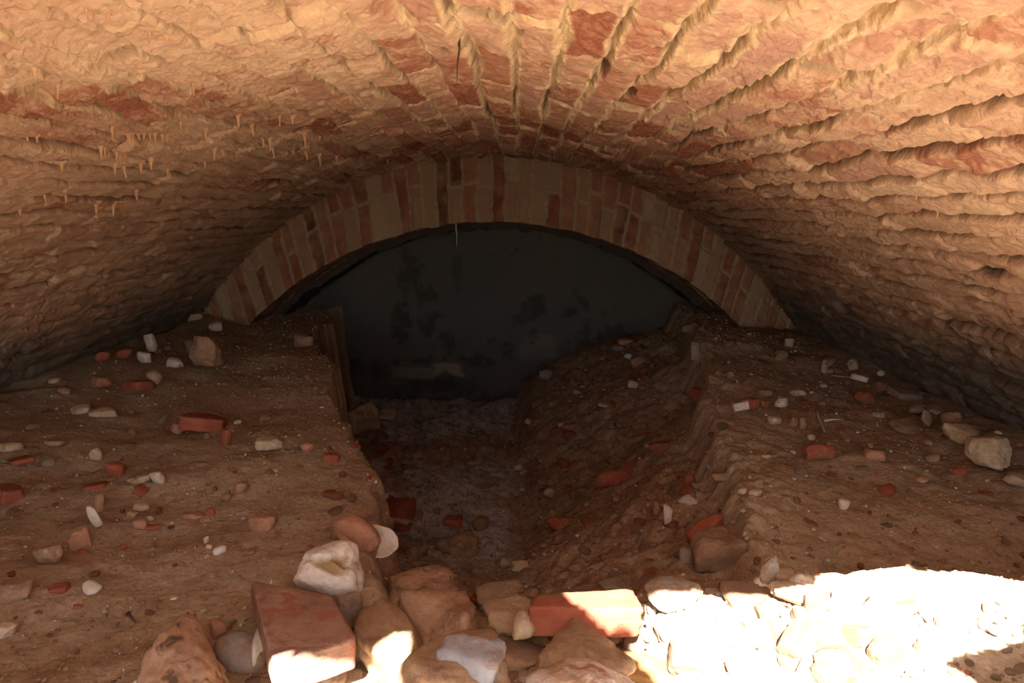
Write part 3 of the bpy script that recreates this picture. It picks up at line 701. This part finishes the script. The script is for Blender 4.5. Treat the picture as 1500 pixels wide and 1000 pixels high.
ws = S_('lime_chip', 136, 756, 16, 36, 'white', 'bright white curved sliver standing in the left soil', 'stone', shape='pebble', sub=4, lift=.5, rot=10, tilt=(0, -18), deep=.4)
# --- right side
Rr = [
 ('rubble_stone', 1447, 660, 58, 54, 'cream', 'big cream stone leaning near the right vault foot', 'stone', 'rock', 5, .55),
 ('rubble_stone', 1411, 637, 50, 38, 'cream', 'cream wedge-shaped stone left of the big leaning one', 'stone', 'rock', 4, .5),
 ('rubble_stone', 1490, 702, 44, 24, 'cream', 'flat cream stone at the right edge below the leaning one', 'stone', 'rock', 4, .4),
 ('rubble_stone', 1391, 612, 26, 22, 'orange', 'orange stone touching the vault foot on the right', 'stone', 'rock', 4, .4),
 ('rubble_stone', 1358, 612, 16, 26, 'grey', 'grey-white upright stone left of the orange stone', 'stone', 'rock', 3, .4),
 ('pebble', 1371, 603, 18, 10, 'white', 'small white stone between grey and orange stones', 'stone', 'rock', 3, .4),
 ('rubble_stone', 1343, 599, 32, 18, 'tan', 'tan oval stone near the right vault foot', 'stone', 'pebble', 4, .4),
 ('lime_slab', 1327, 578, 42, 18, 'grey', 'flat grey slab lying along the right vault foot', 'stone', 'slab', 4, .4),
 ('brick_fragment', 1266, 580, 34, 22, 'red', 'bright red brick lump on the far right mound', 'brick', 'rock', 4, .4),
 ('brick_fragment', 1294, 566, 28, 18, 'pink', 'dull pink lump behind the bright red brick lump', 'brick', 'rock', 3, .3),
 ('lime_chip', 1248, 533, 22, 20, 'cream', 'knobbly cream stone farthest up by the right vault', 'stone', 'rock', 4, .4),
 ('rubble_stone', 1216, 528, 26, 16, 'brown', 'brown stone left of the knobbly cream stone', 'stone', 'rock', 3, .4),
 ('lime_chip', 1259, 553, 26, 12, 'white', 'white elongated chip below the knobbly cream stone', 'stone', 'slab', 3, .4),
 ('lime_chip', 1234, 551, 26, 5, 'cream', 'thin cream strip left of the white elongated chip', 'stone', 'slab', 3, .4),
 ('lime_chip', 1208, 536, 8, 22, 'cream', 'thin upright cream splinter on the far right mound', 'stone', 'slab', 3, .5),
 ('lime_chip', 1084, 594, 24, 16, 'white', 'white block touching a small red brick piece', 'stone', 'brick', 4, .5),
 ('brick_fragment', 1103, 591, 18, 18, 'red', 'small red brick piece right of the white block', 'brick', 'brick', 3, .5),
 ('brick_fragment', 1122, 592, 14, 13, 'red', 'darker red crumb next to the small red brick piece', 'brick', 'rock', 3, .2),
 ('lime_chip', 1143, 590, 22, 16, 'white', 'creamy white chip in the middle of the right mound', 'stone', 'rock', 3, .4),
 ('lime_chip', 1120, 576, 24, 14, 'grey', 'greyish chip above the small red brick piece', 'stone', 'rock', 3, .3),
 ('lime_chip', 1168, 575, 24, 14, 'cream', 'slanting cream chip right of the greyish chip', 'stone', 'rock', 3, .4),
 ('rubble_stone', 1136, 616, 22, 18, 'cream', 'cream crumbly stone below the creamy white chip', 'stone', 'rock', 3, .3),
 ('rubble_stone', 1177, 620, 12, 24, 'tan', 'tan upright pebble left of the crossed pale roots', 'stone', 'pebble', 3, .3),
 ('brick_fragment', 1163, 618, 16, 22, 'pink', 'dull red upright stone beside the tan upright pebble', 'brick', 'rock', 3, .2),
 ('brick_fragment', 1200, 660, 42, 32, 'red', 'large red brick piece in the centre of the right mound', 'brick', 'rock', 4, .35),
 ('rubble_stone', 1188, 640, 12, 12, 'cream', 'small pale pink stone above the large red piece', 'stone', 'rock', 3, .3),
 ('brick_fragment', 1281, 664, 30, 22, 'pink', 'dull pink brick piece right of the large red piece', 'brick', 'rock', 3, .2),
 ('brick_fragment', 1405, 690, 20, 18, 'red', 'round red crumb below the cream wedge-shaped stone', 'brick', 'rock', 3, .3),
 ('rubble_stone', 1366, 671, 22, 14, 'tan', 'tan stone on the right mound left of the cream wedge', 'stone', 'rock', 3, .3),
 ('brick_fragment', 1300, 718, 26, 20, 'red', 'dark red crumb low on the right mound', 'brick', 'rock', 3, .1),
 ('brick_fragment', 1350, 702, 20, 12, 'pink', 'light red crumb right of the dark red crumb', 'brick', 'rock', 3, .2),
 ('rubble_stone', 1323, 622, 50, 24, 'brown', 'brown sandy stone half buried on the right mound', 'stone', 'rock', 4, .2),
 ('lime_chip', 1286, 607, 16, 12, 'cream', 'cream chip below the bright red brick lump', 'stone', 'rock', 3, .3),
 ('lime_chip', 1238, 739, 20, 22, 'white', 'white crumbly chip alone on the lower right mound', 'stone', 'rock', 3, .3),
 ('pebble', 1087, 720, 14, 14, 'cream', 'cream pebble, left one of a pair on the right mound', 'pebble', 'pebble', 3, .3),
 ('pebble', 1106, 722, 22, 18, 'cream', 'cream pebble, larger right one of a pair on the right mound', 'pebble', 'pebble', 3, .3),
 ('lime_chip', 1006, 733, 28, 20, 'white', 'white stone on the upper edge of the dark slope', 'stone', 'rock', 4, .4),
 ('lime_chip', 978, 755, 13, 32, 'white', 'tall whitish stone on the dark slope', 'stone', 'rock', 4, .4),
 ('lime_chip', 962, 743, 12, 24, 'tan', 'narrow tan stone left of the tall whitish one', 'stone', 'rock', 3, .4),
 ('brick_fragment', 1010, 702, 18, 22, 'red', 'red crumb at the lip of the dark slope', 'brick', 'rock', 3, .2),
 ('brick_fragment', 1022, 580, 26, 28, 'red', 'red brick piece on the upper dark slope', 'brick', 'rock', 3, .3),
 ('lime_chip', 1012, 479, 24, 20, 'grey', 'pale grey stone under the right end of the arch', 'stone', 'rock', 4, .6),
 ('lime_chip', 1019, 514, 13, 32, 'grey', 'tall pale grey stone below the arch end', 'stone', 'slab', 3, .5),
 ('rubble_stone', 1145, 520, 18, 20, 'orange', 'orange stone far back on the right mound', 'stone', 'rock', 3, .3),
 ('lime_chip', 1156, 501, 12, 14, 'cream', 'cream chip behind the far orange stone', 'stone', 'slab', 3, .4),
 ('lime_chip', 1070, 549, 11, 12, 'grey', 'grey chip on the far dark slope top', 'stone', 'rock', 3, .4),
 ('rubble_stone', 1056, 700, 34, 22, 'tan', 'tan crumb at the near lip of the right mound', 'stone', 'rock', 3, .2),
 ('lime_chip', 1125, 668, 22, 10, 'cream', 'pale slanting splinter left of the large red piece', 'stone', 'slab', 3, .3),
 ('rubble_stone', 1322, 824, 34, 22, 'orange', 'orange crumbly stone just above the sunlit rubble', 'stone', 'rock', 4, .3),
 ('rubble_stone', 805, 722, 18, 18, 'cream', 'cream stone on the dark gully side', 'stone', 'rock', 3, .3),
 ('pebble', 766, 717, 9, 7, 'white', 'tiny white pebble in the gully', 'pebble', 'pebble', 3, .4),
 ('pebble', 758, 685, 13, 11, 'white', 'white pebble higher up in the gully', 'pebble', 'pebble', 3, .4),
 ('pebble', 845, 785, 7, 7, 'white', 'tiny bright white pebble low on the dark slope', 'pebble', 'pebble', 3, .4),
 ('lime_chip', 775, 617, 16, 11, 'cream', 'cream chip far down the gully', 'stone', 'rock', 3, .4),
 ('lime_chip', 822, 623, 9, 9, 'cream', 'small cream chip right of the far gully chip', 'stone', 'rock', 3, .4),
 ('lime_chip', 800, 548, 22, 16, 'grey', 'pale grey chip high against the far wall', 'stone', 'rock', 3, .5),
 ('lime_chip', 842, 544, 12, 9, 'grey', 'little grey chip right of the high pale one', 'stone', 'rock', 3, .5),
 ('lime_chip', 926, 562, 16, 14, 'cream', 'cream chip on the far dark slope', 'stone', 'rock', 3, .4),
 ('lime_chip', 888, 592, 22, 8, 'cream', 'thin cream splinter on the far dark slope', 'stone', 'slab', 3, .4),
 ('lime_chip', 921, 522, 13, 10, 'white', 'white speck of lime high on the far slope', 'stone', 'rock', 3, .4),
 ('lime_chip', 905, 510, 18, 12, 'grey', 'grey chip beneath the far arch shadow', 'stone', 'rock', 3, .5),
 ('brick_fragment', 915, 500, 26, 16, 'pink', 'pinkish brick piece near the top of the far slope', 'brick', 'rock', 3, .4),
 ('brick_fragment', 820, 770, 40, 34, 'red', 'crumbled red brick piece on the lower dark slope', 'brick', 'rock', 4, .1),
 ('brick_fragment', 905, 700, 60, 40, 'red', 'dark red broken brick in the dark slope face', 'brick', 'rock', 4, .05),
 ('brick_fragment', 967, 655, 36, 24, 'red', 'red-brown brick piece below the upper slope red piece', 'brick', 'rock', 3, .1),
]
for n_, px, py, w, h, m, lab, cat, shp, sub, lf in Rr:
    S_(n_, px, py, w, h, m, lab, cat, shape=shp, sub=sub, lift=lf + .08, rot=random.uniform(-35, 35), tilt=(random.uniform(-12, 12), random.uniform(-12, 12)))

def rootify(o, part):
    """an Empty at the thing's base that carries the body and its crust"""
    e = bpy.data.objects.new(o.name, None); C.objects.link(e); nm = o.name; o.name = part; e.name = nm
    e.location = o.location; e.rotation_euler = o.rotation_euler
    for k_ in ('label', 'category'):
        e[k_] = o[k_]; del o[k_]
    o.parent = e; o.location = (0, 0, 0); o.rotation_euler = (0, 0, 0)
    for c_ in list(o.children): c_.parent = e
rootify(tile, 'tile_body'); rootify(lb, 'brick_body'); rootify(big, 'mortar_body')
# --- roots / rods
def tube(name, pts, r, mat, label, cat):
    vs, fs = [], []; n = 8
    pts = [Vector(p) for p in pts]
    for i, p in enumerate(pts):
        d = (pts[min(i + 1, len(pts) - 1)] - pts[max(i - 1, 0)]).normalized()
        a = d.orthogonal().normalized(); b = d.cross(a)
        rr = r * (1 - .75 * i / (len(pts) - 1))
        for j in range(n):
            t = 2 * math.pi * j / n; vs.append(p + (a * math.cos(t) + b * math.sin(t)) * rr)
    for i in range(len(pts) - 1):
        for j in range(n): fs.append([i * n + j, i * n + (j + 1) % n, (i + 1) * n + (j + 1) % n, (i + 1) * n + j])
    fs.append(list(range(n))[::-1]); fs.append([len(vs) - n + j for j in range(n)])
    o = mesh_obj(name, vs, fs, M[mat]); tag(o, label, cat); return o
def gpts(seq, lift=.008): return [hit_ground(x, y, lift)[0] for x, y in seq]
tube('root', gpts([(1197, 598), (1199, 610), (1204, 622), (1208, 632)]), .006, 'bone', 'pale root piece lying steeply, left of the crossed pair', 'root')
tube('root', gpts([(1208, 616), (1220, 614), (1236, 614)]), .005, 'bone', 'pale root piece lying level, right of the crossed pair', 'root')
tube('twig', gpts([(188, 898), (193, 904), (198, 912)], .004), .004, 'twig', 'short dark twig on the soil above the pointed stone', 'twig')
P, t, s0, y0 = vault_hit(672, 62)
tube('rootlet', [P + np.array([0, 0, .02]), P + np.array([.001, 0, -.01]), P + np.array([-.003, 0, -.035]), P + np.array([-.004, 0, -.062])], .0028, 'twig', 'dark rootlet hanging from the vault crown', 'root')
d = ray(668, 326); tq = (RIBY + .05) / d[1]; P = d * tq
tube('rootlet', [P + np.array([0, 0, .05]), P + np.array([0, 0, -.03]), P + np.array([.004, 0, -.08]), P + np.array([0, 0, -.135])], .006, 'bone', 'thin pale rootlet hanging from the arch before the dark wall', 'root')

# ------------------------------------------------------------------ calcite drips under the vault (parts of it)
def drip(px, py, L_, r0, i):
    P, t, s0, y0 = vault_hit(px, py)
    dv_ = float(V(np.array([s0]), np.array([y0]))[0][0]); th_ = s0 / R
    base_ = np.array([CX + (R - dv_) * math.sin(th_), y0, CZ + (R - dv_) * math.cos(th_)])
    L_ = L_ * t / F; r0 = r0 * t / F
    vs, fs = [], []; n = 10; rs = random.Random(i)
    prof = [(-.4, 2.2), (-.1, 1.6), (.08, 1.0), (.3, .62), (.6, .42), (.85, .36), (.96, .25), (1.0, .05)]
    kx = rs.uniform(-.15, .15)
    for q, rr in prof:
        for j in range(n):
            a = 2 * math.pi * j / n; vs.append((rr * r0 * math.cos(a) + kx * L_ * q, rr * r0 * math.sin(a), -q * L_))
    for k_ in range(len(prof) - 1):
        for j in range(n): fs.append([k_ * n + j, (k_ + 1) * n + j, (k_ + 1) * n + (j + 1) % n, k_ * n + (j + 1) % n])
    o = mesh_obj('stalactite', vs, fs, M['drip'], va); o.location = base_
dl = [(187, 198), (197, 200), (204, 203), (213, 203), (222, 203), (229, 205), (240, 207), (247, 206), (148, 219), (154, 221), (162, 224), (171, 228), (176, 230), (182, 231), (187, 232), (181, 247), (168, 246), (165, 193),
      (302, 193), (385, 205), (398, 216), (312, 218), (324, 219), (448, 224), (468, 231), (98, 291), (69, 294), (201, 286), (165, 302), (88, 240), (47, 97), (90, 143), (57, 208), (45, 206), (283, 126), (265, 185), (410, 173), (428, 175),
      (446, 200), (470, 202), (245, 250), (218, 232), (300, 240), (140, 300), (30, 310), (205, 240), (370, 190), (395, 206), (493, 232), (570, 238), (350, 176), (160, 33), (128, 25), (220, 55), (245, 62), (1372, 316), (1343, 287), (1310, 219), (1245, 325), (1300, 245)]
for i, (px, py) in enumerate(dl):
    rs = random.Random(i * 7); small = 0.5 if px > 1000 else 1
    drip(px, py - 3, rs.uniform(9, 19) * small, rs.uniform(2.6, 4.2) * small, i)

# ------------------------------------------------------------------ scattered rubble
prots = {}
def scatter(n, region, wr, mats, shapes, group, label, name, cat, lift=(.1, .45), seed=1, flatten=.7, sub=2):
    """one master per look, then copies"""
    rs = random.Random(seed); k = 0; tries = 0
    while k < n and tries < n * 30:
        tries += 1
        px, py = rs.uniform(region[0], region[2]), rs.uniform(region[1], region[3])
        if len(region) > 4 and not region[4](px, py): continue
        P0, t = hit_ground(px, py)
        dx = P0[0] - CX
        if abs(P0[0] - CX) > math.sqrt(max(R * R - (P0[2] - CZ) ** 2, .01)) - .03 or P0[1] > WALLY - .08: continue
        w = rs.uniform(*wr) * (rs.random() ** .8 * .7 + .6); m = rs.choice(mats); sh = rs.choice(shapes); v = rs.randrange(4)
        key = (m, sh, v, sub)
        if key not in prots:
            V0, Fc = rock_mesh(1000 + len(sh) + v * 31 + len(prots) * 7, sh, sub, rough=.12)
            me_ = bpy.data.meshes.new(name); me_.from_pydata([tuple(a * .5) for a in V0], [], [tuple(f) for f in Fc]); me_.materials.append(M[m]); me_.update()
            if sh == 'pebble': me_.shade_smooth()
            prots[key] = bpy.data.objects.new(name, me_)
        o = prots[key].copy(); o.name = name; C.objects.link(o)
        wm = w * t / F; hz = wm * rs.uniform(.35, .75)
        o.scale = (wm, wm * rs.uniform(.5, .95), hz)
        o.rotation_euler = (rs.uniform(-.5, .5), rs.uniform(-.5, .5), rs.uniform(0, 6.28))
        o.location = P0 + np.array([0, 0, rs.uniform(*lift) * hz])
        tag(o, label, cat, group); k += 1
ML = lambda x, y: y > 585 - .44 * x + 12 if x < 240 else x < 440 + (y - 470) * .30
scatter(55, (0, 500, 540, 1000, ML), (6, 15), ['cream', 'tan', 'cream'], ['rock', 'pebble'], 'pale crumbs on the left mound', 'small pale crumb half sunk in the left mound soil', 'pebble', 'pebble', seed=11)
scatter(40, (0, 500, 540, 1000, ML), (6, 16), ['red', 'pink'], ['rock'], 'red crumbs on the left mound', 'small red brick crumb half sunk in the left mound soil', 'brick_crumb', 'brick', seed=12)
scatter(45, (0, 500, 540, 1000, ML), (8, 20), ['brown', 'orange'], ['rock', 'pebble'], 'earthy lumps on the left mound', 'earth-brown lump half sunk in the left mound soil', 'earth_lump', 'stone', seed=13, lift=(-.1, .2))
MR = lambda x, y: y > 475 + .46 * (x - 1160) + 14 if x > 1160 else x > 1040
scatter(90, (1040, 480, 1500, 840, MR), (6, 13), ['cream', 'white', 'tan', 'grey'], ['rock', 'pebble'], 'pale crumbs on the right mound', 'small pale crumb on the right mound soil', 'pebble', 'pebble', seed=14)
scatter(45, (1040, 480, 1500, 840, MR), (7, 16), ['red', 'pink'], ['rock'], 'red crumbs on the right mound', 'small red brick crumb on the right mound soil', 'brick_crumb', 'brick', seed=15)
scatter(40, (1040, 480, 1500, 840, MR), (8, 20), ['brown', 'tan'], ['rock', 'pebble'], 'earthy lumps on the right mound', 'earth-brown lump on the right mound soil', 'earth_lump', 'stone', seed=16, lift=(-.1, .2))
MS = lambda x, y: x > 730 + (650 - y) * .9 * (y < 650)
scatter(95, (730, 480, 1035, 850, MS), (6, 14), ['cream', 'tan', 'grey', 'cream'], ['rock', 'pebble'], 'pale crumbs on the dark slope', 'small pale crumb on the dark slope of the gully', 'pebble', 'pebble', seed=17)
scatter(80, (730, 500, 1035, 850, MS), (9, 26), ['red', 'brown', 'red', 'pink'], ['rock'], 'red crumbs on the dark slope', 'small red-brown brick crumb on the dark slope of the gully', 'brick_crumb', 'brick', seed=18, lift=(-.1, .2))
scatter(40, (530, 620, 740, 830), (8, 24), ['grey', 'brown', 'tan'], ['rock', 'pebble'], 'gully floor stones', 'dull stone lying on the gully floor', 'gully_stone', 'stone', seed=19, lift=(-.1, .2))
scatter(40, (480, 640, 600, 840), (10, 24), ['brown', 'red', 'pink'], ['rock'], 'lumps at the foot of the left mound', 'red-brown lump at the cut foot of the left mound', 'earth_lump', 'stone', seed=20)
# sunlit foreground rubble
SB = lambda x, y: y > 880 + 10 * math.sin(x * .03) and not (x > 1300 and y > 935) and x > 935 + max(0, y - 900) * .5
scatter(60, (930, 885, 1400, 1000, SB), (34, 66), ['cream', 'white', 'cream', 'tan'], ['rock', 'brick'], 'sunlit rubble stones', 'bleached pale stone in the sunlit rubble at lower right', 'rubble_stone', 'stone', seed=22, lift=(.0, .3), sub=3)
scatter(140, (940, 880, 1500, 1000), (8, 22), ['cream', 'white', 'tan'], ['rock'], 'sunlit stone chips', 'small pale chip in the sunlit rubble at lower right', 'lime_chip', 'stone', seed=23, lift=(.1, .6))
scatter(50, (380, 880, 940, 1000), (16, 40), ['tan', 'brown', 'orange', 'grey'], ['rock'], 'small fill stones in the heap', 'small earthy stone filling gaps of the foreground heap', 'rubble_stone', 'stone', seed=24, lift=(-.1, .25), sub=3)

# gravel and grit too fine to count: one object
def grit(n, seed):
    rs = np.random.RandomState(seed); D, Fc = ICO[2]; D = D[:12] if False else D
    import bmesh
    bm = bmesh.new(); bmesh.ops.create_icosphere(bm, subdivisions=1, radius=1); D = np.array([v.co for v in bm.verts]); Fc = np.array([[a.index for a in q.verts] for q in bm.faces]); bm.free()
    y = .85 + 3.6 * rs.rand(n) ** 1.7; x = CX + rs.uniform(-1.66, 1.66, n); z = H(x, y)
    s = (.0014 + .0035 * rs.rand(n) ** 3) * (.8 + .35 * y)
    V_ = D[None] * (s[:, None, None]) * rs.uniform(.6, 1.2, (n, 1, 3)) * rs.uniform(.8, 1.2, (n, len(D), 1)) + np.stack([x, y, z], -1)[:, None]
    Fx = Fc[None] + (np.arange(n) * len(D))[:, None, None]
    me_ = bpy.data.meshes.new('grit'); co = V_.reshape(-1, 3); q = Fx.reshape(-1, 3)
    me_.vertices.add(len(co)); me_.vertices.foreach_set('co', co.astype(np.float32).ravel())
    me_.loops.add(q.size); me_.loops.foreach_set('vertex_index', q.astype(np.int32).ravel())
    me_.polygons.add(len(q)); me_.polygons.foreach_set('loop_start', (np.arange(len(q)) * 3).astype(np.int32))
    me_.update(calc_edges=True)
    names = ['cream', 'red', 'brown', 'tan', 'pink', 'white', 'grey']
    for k_ in names: me_.materials.append(M[k_])
    mi = rs.choice(len(names), n, p=[.14, .15, .30, .22, .09, .03, .07]); me_.polygons.foreach_set('material_index', np.repeat(mi, len(Fc)).astype(np.int32))
    o = bpy.data.objects.new('grit', me_); C.objects.link(o)
    tag(o, 'fine mixed grit of lime and brick strewn over the soil', 'gravel', kind='stuff')
grit(14000, 5)

# ------------------------------------------------------------------ light: sun through the breach, sky
sun_d = bpy.data.lights.new('sun', 'SUN'); sun_d.energy = 30.0; sun_d.angle = math.radians(.55); sun_d.color = (1, .975, .93)
sun = bpy.data.objects.new('sun', sun_d); C.objects.link(sun)
sun.rotation_euler = Vector(SUN).to_track_quat('-Z', 'Y').to_euler(); sun.location = (-.5, -3, 4)
w = bpy.data.worlds.new('World'); bpy.context.scene.world = w; w.use_nodes = True
nt = w.node_tree; bg = nt.nodes['Background']
sky = nt.nodes.new('ShaderNodeTexSky'); sky.sky_type = 'NISHITA'; sky.sun_disc = False; sky.sun_elevation = math.radians(48); sky.sun_rotation = math.radians(185)
hs = nt.nodes.new('ShaderNodeHueSaturation'); hs.inputs['Saturation'].default_value = .45; nt.links.new(sky.outputs[0], hs.inputs['Color']); nt.links.new(hs.outputs[0], bg.inputs[0]); bg.inputs[1].default_value = .29
sc = bpy.context.scene
sc.view_settings.view_transform = 'Standard'; sc.view_settings.look = 'None'; sc.view_settings.gamma = 1; sc.view_settings.use_curve_mapping = False
sc.view_settings.exposure = 1.0
sc.cycles.max_bounces = 10; sc.cycles.diffuse_bounces = 6
